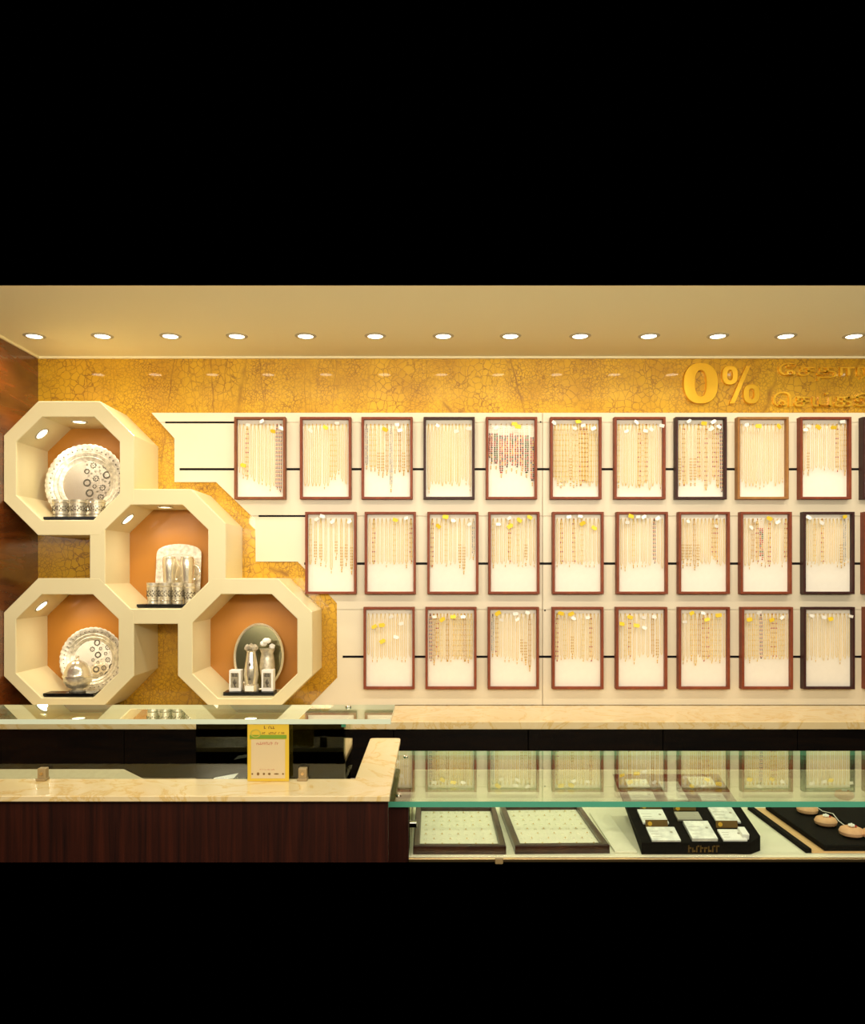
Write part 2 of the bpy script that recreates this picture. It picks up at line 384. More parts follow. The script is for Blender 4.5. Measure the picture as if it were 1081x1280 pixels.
# ------------------------------------------------------------ silverware in the niches
def dbase(px0, px1, Y, zf, lab):
    x0, x1 = X(px0, Y), X(px1, Y)
    o = MB().bbox(x0, x1, Y, Y + .078, zf + .0005, zf + .0165, .0015).build('display_plinth', M['black'])
    tag(o, lab, 'display base', 'black display bases in the octagonal niches'); return zf + .0165
F1, F2, F3, F4 = Z(650, NF), Z(761, NF), Z(872.5, NF), Z(873, NF)
b1 = dbase(54, 117.6, 3.61, F1, 'thin black display base in the topmost octagonal niche')
b2 = dbase(170.6, 232, 3.676, F2, 'thin black display base in the middle octagonal niche under tumblers')
b3 = dbase(53.5, 116.6, 3.61, F3, 'thin black display base under the lidded silver bowl')
b4 = dbase(278.8, 342, 3.66, F4, 'thin black display base in the niche with the oval mirror')
def plate(loc, r, nsc, lab, flowers, seed):
    o = empty('silver_plate', loc, (R(-8), 0, 0))
    sc_ = lambda a, rr: 1 + (.022*abs(math.sin(a*nsc/2)) if rr > r*.9 else 0) 
    # local z of the children points at the room after the 90 degree turn
    prof = [(0, 0), (r*.60, 0), (r*.66, .006), (r*.70, .009), (r*.72, .007), (r*.80, .013), (r*.82, .011), (r*.96, .020), (r*1.0, .019), (r*.99, .015), (r*.7, .003), (r*.6, -.004), (0, -.004)]
    MB().lathe(prof, nsc*6, mod=sc_).build('dish', M['silver_rough'], o, (0, 0, r*1.0), (R(90), 0, 0), True)
    MB().lathe([(0, .001), (r*.598, .001), (r*.60, -.001)], 64).build('polished_centre', M['silver'], o, (0, 0, r), (R(90), 0, 0), True)
    rr = random.Random(seed); mb = MB(); pts = []
    tries = 0
    while len(pts) < flowers and tries < 4000:
        tries += 1
        a = rr.uniform(-1.5, 1.7); q = math.sqrt(rr.random()) * r * .70
        p = (q*math.cos(a), q*math.sin(a)); s = (.019 if tries < 300 else .013 if tries < 1200 else .006) * r / .18
        if p[0] < -r*.16 or any((p[0]-u)**2 + (p[1]-v)**2 < (s+t_)**2*1.3 for u, v, t_ in pts): continue
        pts.append((p[0], p[1], s))
        if s > .008*r/.18 and rr.random() < .35:
            mb.lathe([(s*.6, 0), (s*.6, .002), (s*.95, .002), (s*.95, 0)], 16, (p[0], p[1], .0012))
        else:
            n = 8 if s > .005 else 5
            for j in range(n):
                b = 2*math.pi*j/n
                mb.octa((p[0]+s*.62*math.cos(b), p[1]+s*.62*math.sin(b), .0015), s*.26, s*.26, .0015)
            mb.octa((p[0], p[1], .0015), s*.2, s*.2, .002)
    for j in range(nsc):
        b = 2*math.pi*j/nsc
        mb.octa((r*.89*math.cos(b), r*.89*math.sin(b), .0165), r*.022, r*.022, .003)
    mb.build('engraved_flowers', M['silver_dark'], o, (0, 0, r), (R(90), 0, 0))['kind'] = 'stuff'
    tag(o, lab, 'plate'); return o
def thing(name, lab, cat, loc, rot=(0,0,0), group=None): return tag(empty(name, loc, rot), lab, cat, group)
plate((X(107, 3.78), 3.765, F1 + .0008), .186, 44, 'large scalloped silver plate with engraved flowers in the topmost octagonal niche', 70, 3)
plate((X(113, 3.78), 3.79, F3 + .0008), .150, 40, 'scalloped silver plate standing behind the lidded silver bowl', 24, 8)
def tumbler(px, Y, zf, r, h, lab, grp, seed):
    o = thing('silver_tumbler', lab, 'tumbler', (X(px, Y), Y, zf + .0005), (0, 0, seed), grp)
    MB().lathe([(0, .002), (r*.82, 0), (r*.84, .004), (r*.80, .01), (r*.86, h*.3), (r*.9, h*.6), (r, h), (r*.94, h), (r*.8, h*.3), (r*.7, .012), (0, .010)], 36).build('cup', M['silver_rough'], o, smooth=True)
    for z_, s in ((.16, 1), (.84, 1)):
        MB().lathe([(r*(.86 if z_ < .5 else .965), h*z_-.002), (r*(.93 if z_ < .5 else 1.01), h*z_), (r*(.86 if z_ < .5 else .965), h*z_+.002)], 36).build('band', M['silver'], o, smooth=True)
    mb = MB()
    for j in range(9):
        a = 2*math.pi*j/9
        for q in range(5):
            b = 2*math.pi*q/5
            rr = r*.905
            mb.octa((rr*math.cos(a + .5*math.cos(b)*.5), rr*math.sin(a + .5*math.cos(b)*.5), h*.5 + h*.13*math.sin(b)), .0035, .0035, .0045)
    mb.build('embossed_flowers', M['silver_dark'], o)['kind'] = 'stuff'
    return o
for i, px in enumerate((76, 98.5, 121)):
    tumbler(px, 3.65, b1, .038, .078, '%s of three embossed silver tumblers before the large scalloped plate' % ('leftmost', 'middle one', 'rightmost')[i], 'tumblers before the large scalloped plate', i*.7)
for i, (px, Y) in enumerate(((191, 3.714), (206.5, 3.714), (222, 3.714))):
    tumbler(px, Y, b2, .028, .098, '%s of three small embossed tumblers on the plinth before the arched silver tray' % ('leftmost', 'middle one', 'rightmost')[i], 'tumblers before the arched tray', i*.9)
tumbler(237, 3.72, F2, .025, .112, 'embossed silver tumbler at the right end before the arched tray, off the base', None, .4)
# arched tray
ar = thing('arched_silver_tray', 'upright silver tray with arched top in the middle octagonal niche', 'tray', (X(221.5, 3.83), 3.826, F2 + .001), (R(-7), 0, 0))
def arch(w_, h_, c_, n=14):
    return [(-w_, 0), (w_, 0)] + [(w_ * math.cos(math.pi*i/n) , h_ - c_ + c_*math.sin(math.pi*i/n)**.8) for i in range(n+1)]
MB().prism(arch(.108, .302, .05), .0, .006).build('tray_border', M['silver_rough'], ar)
MB().prism([(x, z + .03) for x, z in arch(.080, .225, .03)], -.002, .001).build('polished_centre', M['silver'], ar)
def vase(px, Y, zf, prof, name, lab, cat, mt='silver', parts=()):
    o = thing(name, lab, cat, (X(px, Y), Y, zf + .0005))
    MB().lathe(prof, 36).build('body', M[mt], o, smooth=True)
    return o
for px, l_ in ((212, 'tall polished silver jug at left before the arched silver tray'), (234, 'tall polished silver jug at right before the arched silver tray')):
    o = vase(px, 3.782, F2, [(0, 0), (.026, .0), (.027, .006), (.024, .012), (.025, .09), (.030, .16), (.033, .20), (.031, .226), (.028, .236), (.020, .238), (0, .240)], 'silver_jug', l_, 'jug')
    MB().tube([(.030*math.cos(a) + .030, 0, (.165 + .035*math.sin(a))) for a in [R(d) for d in range(-100, 101, 25)]], .003).build('handle', M['silver'], o)
# lidded bowl
lb = thing('lidded_silver_bowl', 'round lidded silver bowl in front of the smaller scalloped plate', 'bowl', (X(97, 3.675), 3.675, b3 + .0005))
MB().lathe([(0, 0), (.035, 0), (.037, .006), (.026, .012), (.045, .022), (.060, .042), (.063, .062), (.063, .068), (.058, .068), (.05, .04), (0, .02)], 40).build('bowl', M['silver_rough'], lb, smooth=True)
ld = MB().lathe([(.066, .068), (.066, .073), (.060, .080), (.055, .10), (.040, .128), (.018, .142), (.006, .146), (0, .146)], 40).build('lid', M['silver'], lb, smooth=True)
MB().lathe([(0, .145), (.006, .146), (.004, .150), (.009, .156), (.005, .162), (0, .163)], 20).build('knob', M['silver'], ld, smooth=True)
# oval mirror and its companions
ov = thing('oval_mirror', 'upright oval mirror plate with thin silver rim in the lowest right niche', 'mirror', (X(323, 3.83), 3.822, F4 + .001), (R(-6), 0, 0))
def oval(a, b, n=48): return [(a*math.cos(2*math.pi*i/n), b*math.sin(2*math.pi*i/n)) for i in range(n)]
n = 48; mb = MB(); P = []
for (a, b, y) in ((.121, .161, .008), (.121, .161, -.004), (.116, .156, -.007), (.110, .150, -.004), (.109, .149, .0)):
    P += [(x, y, z + .161) for x, z in oval(a, b)]
mb.add(P, [(k*n+i, k*n+(i+1) % n, (k+1)*n+(i+1) % n, (k+1)*n+i) for k in range(4) for i in range(n)])
mb.build('rim', M['silver'], ov, smooth=True)
MB().prism([(x, z + .161) for x, z in oval(.111, .151)], -.0005, .006).build('mirror_glass', M['mirror'], ov)
def frame_clock(px, Y, zf, lab):
    o = thing('silver_photo_block', lab, 'ornament', (X(px, Y), Y, zf + .0005))
    wd, h = .027, .098
    MB().bbox(-wd, wd, 0, .05, 0, h, .002).build('block', M['white'], o)
    mb = MB().bbox(-wd*.68, wd*.68, -.003, .001, h*.18, h*.88, .001)
    mb.build('picture_panel', M['silver'], o)
    mb = MB()
    for i in range(2):
        for j in range(2): mb.box(-.013 + i*.014, -.002 + i*.014, -.004, -.002, h*(.70 + .085*j), h*(.70 + .085*j) + .006)
    mb.octa((0, -.003, h*.42), .009, .002, .018); mb.octa((.002, -.003, h*.25), .006, .002, .006)
    mb.build('dark_emblem', M['silver_dark'], o)
frame_clock(293.5, 3.68, b4, 'small white and silver block with dark emblem, left of the silver jug')
frame_clock(334, 3.68, b4, 'small white and silver block with dark emblem, right of the silver jug')
o = vase(314, 3.70, b4, [(0, 0), (.034, 0), (.034, .03), (.028, .034), (.030, .05), (.034, .075), (.030, .11), (.024, .15), (.020, .18), (.024, .185), (.016, .19), (0, .19)], 'conical_silver_jug', 'polished conical silver jug with flower lid before the oval mirror', 'jug')
fl = MB()
for j in range(7): fl.ball((.022*math.cos(j*.9), .018*math.sin(j*.9), .198 + .006*(j % 2)), .012)
fl.ball((0, 0, .208), .013); fl.build('flower_lid', M['silver_rough'], o, smooth=True)
MB().octa((.0, -.034, .125), .006, .003, .010).octa((.0, -.033, .06), .006, .003, .008).build('dark_emblem', M['silver_dark'], o)
MB().bbox(-.020, .020, -.041, -.036, .004, .028, .001).build('name_plate', M['white'], o)
o = vase(334, 3.762, F4, [(0, 0), (.026, 0), (.030, .01), (.020, .016), (.030, .08), (.036, .12), (.032, .16), (.028, .185), (.034, .20), (.036, .206), (0, .206)], 'embossed_silver_vase', 'pale embossed silver vase with a posy, behind the right block', 'vase', 'silver_rough')
fl = MB()
for j in range(9): fl.ball((.024*math.cos(j*2.2), .014*math.sin(j*2.2), .216 + .014*(j % 3)), .014)
fl.build('posy', M['white'], o, smooth=True)

# ------------------------------------------------------------ framed necklace trays with their chains
FF = BY - .04; FW, FH = .2458, .395; TIP = 3.855
def rim_mesh(name, mt):
    t = .0115; d = .04; mb = MB(); e = .0015
    def ring(x0, z0, y): return [(x0, y, z0), (FW - x0, y, z0), (FW - x0, y, FH - z0), (x0, y, FH - z0)]
    rs = [ring(0, 0, d), ring(0, 0, e), ring(e, e, 0), ring(t - e, t - e, 0), ring(t, t, e), ring(t, t, d)]
    mb.add([v for r_ in rs for v in r_], [(k*4+i, k*4+(i+1) % 4, ((k+1) % 6)*4+(i+1) % 4, ((k+1) % 6)*4+i) for k in range(6) for i in range(4)])
    return mb.mesh(name, mt)
rims = {k: rim_mesh('frame_rim', M[k]) for k in ('rim_red', 'rim_brown', 'rim_ochre', 'rim_dark')}
back_me = MB().box(.0116, FW - .0116, .026, .0395, .0116, FH - .0116).mesh('felt_backing', M['felt'])
def peg_mesh(n):
    mb = MB()
    for i in range(n):
        x = .024 + (FW - .048) * i / (n - 1)
        mb.tube([(x, .027, FH - .034), (x, .012, FH - .034), (x, .010, FH - .031)], .0013, 5)
    return mb.mesh('peg_row', M['brass'])
pegs = {}
MATS = [M[k] for k in ('goldfine', 'goldpale', 'golddeep', 'silverchain', 'red', 'green', 'onyx', 'pink', 'gold')]
cache = {}
def chain_mesh(style, L, var):
    L = round(L, 2); key = (style, L, var)
    if key in cache: return cache[key]
    r = random.Random(hash((style, var)) % 1000 if False else sum(map(ord, style))*7 + var*31 + int(L*100)); mb = MB()
    hw = {'fine': .0042, 'link': .0044, 'bead': .0044, 'colour': .0052, 'drop': .0040, 'grey': .0040, 'redbead': .0042, 'loop': .008}[style]
    br, st = {'fine': (.0019, .0042), 'link': (.0023, .0050), 'bead': (.0026, .0056), 'colour': (.0044, .0092), 'drop': (.0021, .0046),
              'grey': (.0021, .0046), 'redbead': (.0027, .0062), 'loop': (.0020, .0045)}[style]
    base = {'fine': r.choice((0, 0, 1)), 'link': r.choice((0, 1, 2)), 'bead': 1, 'colour': 1, 'drop': r.choice((0, 1)), 'grey': 3, 'redbead': 4, 'loop': 0}[style]
    n = int(L / st)
    for side in (-1, 1):
        ln = n - (0 if side > 0 else r.randint(0, 3))
        for i in range(ln):
            f = i / n; z = -i * st
            wv = hw * min(1, .25 + f * 6) * (1 if f < .93 else max(.15, (1 - f) / .07))
            m_ = base; q = 1.0
            if style == 'bead' and i % 4 == 0: m_ = r.choice((2, 8, 4, 2)); q = 1.3
            if style == 'drop' and f > .55 and i % 3 == 0: m_ = 2; q = 1.5
            if style == 'grey' and i % 2: m_ = r.choice((3, 6, 0))
            if style == 'redbead': m_ = (4, 6, 8)[i % 3]
            if style == 'colour':
                if f < .22: q, m_ = .45, 1
                else: m_ = r.choice(((4, 6, 7, 8), (5, 6, 4, 5), (7, 4, 5, 8))[var % 3])
            if style == 'link' and i % 5 == 0: q = 1.4
            mb.octa((side * wv + r.uniform(-.0002, .0002), r.uniform(-.0008, .0008), z), br*q, br*q, br*q*(1.35 if style != 'colour' else 1.05), m_)
    if style in ('drop', 'colour', 'grey') or (style in ('link', 'fine') and var == 1):
        s = 1 if style != 'fine' else .7
        mb.octa((0, 0, -L - .003), .004*s, .002, .005*s, 8); mb.octa((0, 0, -L - .012*s), .0026*s, .002, .006*s, 2)
    cache[key] = mb.mesh('chain', MATS); return cache[key]
tagm = {}
for cn in ('white', 'yellow'):
    mb = MB(); s = 1.0 if cn == 'white' else 1.15
    mb.add([(-.009*s, 0, -.005*s), (.006*s, 0, -.006*s), (.010*s, 0, 0), (.006*s, 0, .006*s), (-.009*s, 0, .006*s),
            (-.009*s, .0008, -.005*s), (.006*s, .0008, -.006*s), (.010*s, .0008, 0), (.006*s, .0008, .006*s), (-.009*s, .0008, .006*s)],
           [(0,1,2,3,4), (9,8,7,6,5), (0,5,6,1), (1,6,7,2), (2,7,8,3), (3,8,9,4), (4,9,5,0)])
    tagm[cn] = mb.mesh('price_tag', M[cn])
rows = [
 # (front left px, rim, pegs, style list, bottom px as function key, tags)
 dict(ztop=Z(521, FF), name='top row', fr=[
  (292.5, 'rim_brown', 12, 'fine', (588, 594, 600, 598, 603, 606, 604, 608, 611, 607, 613, 616), {2: 'bead', 10: 'redbead', 11: 'redbead'}, [('w',310,531.5),('w',327,526.5),('y',341,539),('y',304,581.5),('w',352,535.5)]),
  (374.6, 'rim_red', 12, 'fine', (607,)*7 + (600, 595, 590, 603, 606), {7: 'link', 8: 'link'}, [('w',388,538),('y',406.6,534.4),('w',421,529)]),
  (451.6, 'rim_red', 11, 'link', (585, 586, 584, 592, 597, 590, 615, 588, 590, 592, 590), {0: 'grey', 6: 'grey', 3: 'drop', 4: 'drop', 9: 'drop'}, [('y',481,536.6),('w',499.8,538),('w',496.5,531)]),
  (529.3, 'rim_dark', 13, 'fine', (613, 606, 605, 606, 607, 605, 606, 607, 606, 607, 600, 603, 611), {}, [('w',547,532),('w',570,539),('w',585.5,535.5)]),
  (607.5, 'rim_red', 9, 'colour', (586, 586, 596, 590, 589, 590, 592, 597, 607), {}, [('y',643,530),('y',647,533),('w',620,534.5)]),
  (688, 'rim_red', 14, 'link', (600, 603, 605, 607, 606, 605, 606, 603, 607, 605, 606, 607, 606, 607), {8: 'bead', 9: 'bead', 10: 'bead', 5: 'drop'}, [('w',692.5,528.5),('y',723,527),('w',718.7,535.5),('w',728.7,531.8),('w',742,535.5)]),
  (768, 'rim_red', 13, 'fine', (605, 607, 608, 610, 609, 612, 610, 607, 606, 613, 609, 606, 608), {0: 'link', 6: 'bead', 8: 'bead', 7: 'link'}, [('w',783,539),('w',795.5,527.8),('w',806.6,538.4),('w',814,536.6),('w',827,532)]),
  (844.6, 'rim_dark', 12, 'bead', (606, 607, 606, 607, 605, 600, 603, 613, 606, 600, 612, 615), {2: 'fine', 6: 'fine', 8: 'fine', 11: 'redbead', 0: 'drop', 3: 'drop', 4: 'drop'}, [('y',880,529),('w',861,526.5),('w',892,527),('w',898.7,533.3),('w',888.7,536)]),
  (922, 'rim_ochre', 12, 'fine', (604, 606, 607, 607, 606, 607, 605, 606, 603, 607, 606, 600), {}, [('y',947.8,532.5),('y',973.8,532.8),('w',933,531)]),
  (1000.4, 'rim_red', 11, 'fine', (590, 592, 590, 586, 588, 586, 588, 590, 589, 587, 589), {1: 'drop', 9: 'link', 8: 'bead', 10: 'link'}, [('w',1011,532.5),('w',1006.5,537.3),('y',1022.6,533.8),('y',1041.6,534.4),('w',1053,527)]),
  (1078.5, 'rim_dark', 12, 'fine', (600,)*12, {}, [])]),
 dict(ztop=Z(639.7, FF), name='middle row', fr=[
  (381.2, 'rim_red', 9, 'drop', (705, 703, 706, 707, 713, 700, 714, 707, 718), {0: 'link', 3: 'fine', 4: 'fine'}, [('w',403,645.5),('w',415.4,652),('w',436.5,652),('w',395.5,649)]),
  (455.6, 'rim_red', 11, 'fine', (707,)*11, {1: 'bead', 6: 'link', 9: 'link', 10: 'bead'}, [('y',494,650),('w',507.6,647.7)]),
  (534, 'rim_red', 10, 'fine', (712, 705, 707, 710, 704, 706, 710, 716, 700, 700), {0: 'bead', 3: 'link', 6: 'drop', 7: 'drop', 8: 'loop', 9: 'grey'}, [('y',547.8,657.6),('y',556.6,646),('w',566.6,651),('w',586.6,655.4)]),
  (610.5, 'rim_red', 11, 'fine', (706, 707, 706, 707, 706, 707, 709, 705, 706, 709, 706), {4: 'bead', 6: 'link', 8: 'drop', 0: 'link'}, [('y',662,646.5),('y',649,650),('w',636.6,647.7),('y',637.7,657.6),('w',623,655.4)]),
  (690.7, 'rim_red', 11, 'fine', (706,)*11, {1: 'bead', 4: 'bead', 6: 'link'}, [('y',728,654.3),('y',742.7,660),('w',711,646),('w',725.4,645.4)]),
  (771, 'rim_red', 11, 'fine', (709, 711, 706, 707, 706, 707, 706, 709, 705, 706, 711), {8: 'redbead', 3: 'link'}, [('y',788.8,645.4),('w',784,653),('w',797.7,646),('w',804.8,646),('w',822,647.7)]),
  (848.5, 'rim_red', 12, 'fine', (709, 707, 706, 709, 707, 706, 706, 705, 700, 706, 710, 706), {0: 'drop', 1: 'drop', 2: 'drop', 3: 'link', 4: 'drop', 8: 'bead', 9: 'bead'}, [('w',895,646),('w',895,657.6),('w',860,652)]),
  (926, 'rim_red', 11, 'fine', (710, 709, 704, 706, 707, 706, 709, 707, 706, 706, 704), {2: 'link', 3: 'bead', 4: 'colour', 6: 'bead', 10: 'bead'}, [('y',961.5,648),('w',944,650.6),('w',939,659.4),('w',972,652.6)]),
  (1004.4, 'rim_dark', 12, 'fine', (703, 706, 705, 709, 706, 706, 705, 706, 706, 708, 706, 700), {2: 'link', 4: 'bead', 9: 'drop', 10: 'grey'}, [('y',1056,646),('w',1027,653.5),('w',1011,646.7)]),
  (1080.5, 'rim_red', 12, 'fine', (706,)*12, {}, [])]),
 dict(ztop=Z(758.4, BY), name='bottom row', fr=[
  (454.2, 'rim_red', 11, 'fine', (821, 825, 824, 825, 822, 825, 824, 823, 825, 824, 822), {}, [('y',467.7,783.3),('y',477.3,781.5),('y',477.7,801.7),('w',488.8,771),('w',501,779.5),('w',495,796.6)]),
  (531.6, 'rim_red', 13, 'link', (829, 828, 824, 829, 825, 829, 824, 825, 824, 825, 829, 825, 824), {0: 'redbead', 2: 'bead', 4: 'fine', 6: 'fine', 10: 'link'}, [('y',553,774.4),('y',566.5,771),('w',578.7,771),('w',543,771)]),
  (609.8, 'rim_red', 11, 'fine', (820, 823, 822, 825, 824, 828, 829, 825, 831, 836, 825), {0: 'grey', 7: 'drop', 8: 'drop', 9: 'link', 1: 'bead'}, [('y',622,766.7),('w',627,775),('w',644.3,767.3),('w',646.7,774.3),('w',659.4,766)]),
  (690.5, 'rim_red', 12, 'fine', (828, 822, 824, 825, 822, 824, 826, 828, 827, 828, 824, 829), {0: 'bead', 2: 'link', 4: 'drop', 7: 'link', 9: 'bead'}, [('y',701,766.7),('y',713.7,767.3),('w',716.7,773),('w',734.5,772)]),
  (770.2, 'rim_red', 10, 'fine', (825, 828, 826, 828, 822, 820, 822, 822, 829, 820), {1: 'link', 8: 'drop', 7: 'link', 2: 'bead'}, [('y',787.3,771.3),('y',777.5,780),('y',795.8,782),('w',805,772),('w',805.5,784.7),('w',817.8,771.3)]),
  (848.5, 'rim_red', 11, 'link', (828, 825, 822, 832, 823, 828, 826, 830, 829, 826, 822), {0: 'fine', 1: 'fine', 5: 'bead', 6: 'bead', 10: 'fine'}, [('y',864.8,766.5),('y',883.9,774.4),('y',898,769),('w',855.4,777.4),('w',878.8,766.5)]),
  (927.4, 'rim_red', 12, 'link', (826, 825, 824, 827, 824, 825, 826, 825, 824, 825, 826, 824), {4: 'redbead', 7: 'bead', 8: 'bead', 11: 'fine', 0: 'fine'}, [('y',964.7,775),('y',936.8,774.4),('w',977.4,772),('w',948.9,766)]),
  (1004.7, 'rim_dark', 11, 'fine', (828, 822, 824, 822, 827, 822, 824, 822, 829, 824, 822), {}, [('y',1038.5,773.7),('w',1029.7,772),('w',1014.6,769.7),('w',1063,770.4)]),
  (1082, 'rim_red', 12, 'fine', (824,)*12, {}, [])]),
]
RIMW = {'rim_red': 'red-brown', 'rim_brown': 'mid-brown', 'rim_ochre': 'light brown', 'rim_dark': 'dark brown'}
NAMES = {'fine': ('gold_chain', 'fine gold chain'), 'link': ('gold_chain', 'fine gold chain'), 'bead': ('beaded_necklace', 'beaded gold necklace'),
         'colour': ('beaded_necklace', 'multicoloured bead strand'), 'drop': ('pendant_chain', 'gold chain with pendant'), 'grey': ('beaded_necklace', 'grey bead strand'),
         'redbead': ('beaded_necklace', 'red and black bead strand'), 'loop': ('gold_chain', 'fine gold chain')}
for row in rows:
    nf = len(row['fr'])
    for k, (px, rim, np_, st0, bots, spec, tags) in enumerate(row['fr']):
        x0 = X(px, FF); z0 = row['ztop'] - FH
        where = '%s frame of the %s' % (ordn[k], row['name'])
        rotz = 0
        o = thing('necklace_frame', '%s wooden necklace frame lined in cream, %s in the %s' % (RIMW[rim], ordn[k] + ' from the niches', row['name']), 'frame', (x0, FF, z0), group='necklace frames in the ' + row['name'])
        link('frame_rim', rims[rim], o); link('felt_backing', back_me, o)
        if np_ not in pegs: pegs[np_] = peg_mesh(np_)
        link('peg_row', pegs[np_], o)['kind'] = 'stuff'
        if k == nf - 1: np_u = 1
        else: np_u = np_
        chains = []
        for i in range(np_u):
            st = spec.get(i, st0)
            cx = x0 + .024 + (FW - .048) * i / (np_ - 1)
            zt = z0 + FH - .035
            yb = bots[i]; L = zt - (EYE - (yb - CY) * FF / F) - (.012 if st in ('drop', 'colour', 'grey') else 0)
            nm, lb_ = NAMES[st]
            c = link(nm, chain_mesh(st, L, rnd.randrange(3)), None, (cx, FF + .0135, zt), (0, R(rnd.uniform(-.5, .5)), 0))
            dd = '%s, %s strand from left, %s frame of the %s' % (lb_, ordn[i], ordn[k], row['name'])
            tag(c, dd, 'necklace', '%ss in the %s frame, %s' % (lb_, ordn[k], row['name']))
            chains.append(c)
        for t_, tx, ty in tags:
            wx, wz = X(tx, FF), Z(ty, FF)
            c = min(chains, key=lambda q: abs(q.location.x - wx))
            a = rnd.uniform(-40, 40) + (180 if rnd.random() < .5 else 0)
            q = link('price_tag', tagm['white' if t_ == 'w' else 'yellow'], c, (wx - c.location.x, -.0120 - rnd.uniform(0, .004), wz - c.location.z), (R(rnd.uniform(-25, 10)), R(a), R(rnd.uniform(-20, 20))))
            s_ = rnd.uniform(1.15, 1.45) if t_ == 'w' else rnd.uniform(1.25, 1.5); q.scale = (s_, 1, s_)

# ------------------------------------------------------------ gold lettering on the wall
def ringletter(cx, cz, rx, rz, ix, iz, d, e=.62, n=64):
    def se(a, b): return [(cx + a*math.copysign(abs(math.cos(t))**e, math.cos(t)), cz + b*math.copysign(abs(math.sin(t))**e, math.sin(t))) for t in [2*math.pi*i/n for i in range(n)]]
    P_ = []; bv = .002
    for (a, b, y) in ((rx, rz, 0), (rx, rz, -d + bv), (rx - bv, rz - bv, -d), (ix + bv, iz + bv, -d), (ix, iz, -d + bv), (ix, iz, 0)):
        P_ += [(x, y, z) for x, z in se(a, b)]
    return MB().add(P_, [(k*n+i, k*n+(i+1) % n, ((k+1) % 6)*n+(i+1) % n, ((k+1) % 6)*n+i) for k in range(6) for i in range(n)])
WS = WALL / F
SF = WALL - .02
sg = thing('raised_percent_sign', 'large raised gold lettering 0% on the crackled gold wall', 'lettering', (X(876, WALL), WALL, Z(480, WALL)))
def off(px, py): return (X(px, SF) - sg.location.x, Z(py, SF) - sg.location.z)
c = off(876, 479); ringletter(c[0], c[1], 21.5*WS, 25.5*WS, 7*WS, 16*WS, .02, .85).build('digit_zero', M['signgold'], sg, smooth=True)
pc = MB()
c = off(913, 468.5); a_ = ringletter(c[0], c[1], 10*WS, 12*WS, 3.2*WS, 6.2*WS, .015, .8); pc.add(a_.v, a_.f)
c = off(940, 492); a_ = ringletter(c[0], c[1], 10.3*WS, 12.3*WS, 3.2*WS, 6.2*WS, .015, .8); pc.add(a_.v, a_.f)
q = [off(912.5, 504), off(918.5, 504), off(938.5, 457), off(933, 457)]; pc.prism(q, -.015, 0)
pc.build('percent_mark', M['signgold'], sg, smooth=True)
def text_mesh(body, size, ext, mt, bold=0.0):
    cu = bpy.data.curves.new('letters', 'FONT'); cu.body = body; cu.size = size; cu.extrude = ext; cu.offset = bold; cu.resolution_u = 4
    o = bpy.data.objects.new('letters', cu); col.objects.link(o)
    bpy.context.view_layer.update()
    me = bpy.data.meshes.new_from_object(o.evaluated_get(bpy.context.evaluated_depsgraph_get()))
    bpy.data.objects.remove(o); me.materials.clear(); me.materials.append(mt)
    return me
def fit_text(name, body, x0, x1, z0, z1, y, ext, mt, parent=None, bold=0.0):
    me = text_mesh(body, 1.0, .5, mt, bold)
    if not len(me.vertices): return None
    vx = [v.co.x for v in me.vertices]; vy = [v.co.y for v in me.vertices]
    ax, bx_, ay, by_ = min(vx), max(vx), min(vy), max(vy)
    for v in me.vertices:
        x = x0 + (v.co.x - ax) / (bx_ - ax) * (x1 - x0); z = z0 + (v.co.y - ay) / (by_ - ay) * (z1 - z0)
        v.co = (x, y - ext * (v.co.z + .5), z)
    return link(name, me, parent)
def scribble(name, x0, x1, z0, z1, y, mt, parent, n, seed=1):
    r = random.Random(seed); mb = MB(); st = (x1 - x0) / n
    for i in range(n):
        if r.random() < .12: continue
        a = x0 + i * st; h = z0 + (z1 - z0) * r.uniform(.6, 1)
        mb.box(a, a + st*.3, y, y + .0004, z0, h)
        zz = z0 + (z1 - z0) * r.choice((.05, .45, .7)); mb.box(a + st*.31, a + st*.8, y, y + .0004, zz, zz + (z1 - z0)*.22)
    o = mb.build(name, mt, parent); o['kind'] = 'stuff'; return o
def raised(body, letters, px0, px1, py0, py1, mt, lab):
    t = thing('raised_lettering', lab, 'lettering', (X(px0, SF), WALL, Z(py1, SF)))
    o = fit_text('letters', body, 0, X(px1, SF) - X(px0, SF), 0, Z(py0, SF) - Z(py1, SF), 0, .012, mt, t, .006)
    return t
raised('\u0bc7\u0b9a\u0ba4\u0bbe\u0bb0\u0bae\u0bcd', 0, 974, 1118, 453, 475, M['signgold'], 'upper line of raised gold Tamil lettering beside the percent sign')
raised('\u0bc6\u0b9a\u0baf\u0bcd\u0b95\u0bc2\u0bb2\u0bbf', 0, 967, 1128, 489, 508, M['signgold'], 'lower line of raised gold Tamil lettering above the necklace frames')

# ------------------------------------------------------------ counter along the back wall
BT = Z(881.5, BY); BYF = (EYE - BT) * F / (902 - CY)
o = thing('back_counter', 'long low counter with cream marble top and black cabinets under the frames', 'counter', (0, BY, BT))
MB().bbox(LEFT + .001, RIGHT, BYF - BY, .0, Z(912, BYF) - BT, 0, .003).build('marble_top', M['marble'], o)
xs_ = [LEFT + .001 + i * (RIGHT - LEFT) / 8 for i in range(9)]
for a, b in zip(xs_, xs_[1:]):
    MB().bbox(a + .0015, b - .0015, BYF - BY + .02, BYF - BY + .04, .50 - BT, Z(912, BYF) - BT - .004, .002).build('cabinet_door', M['cabinet'], o)
MB().box(LEFT + .002, RIGHT, BYF - BY + .045, -.005, .50 - BT, Z(912, BYF) - BT - .0005).build('cabinet_body', M['black'], o)

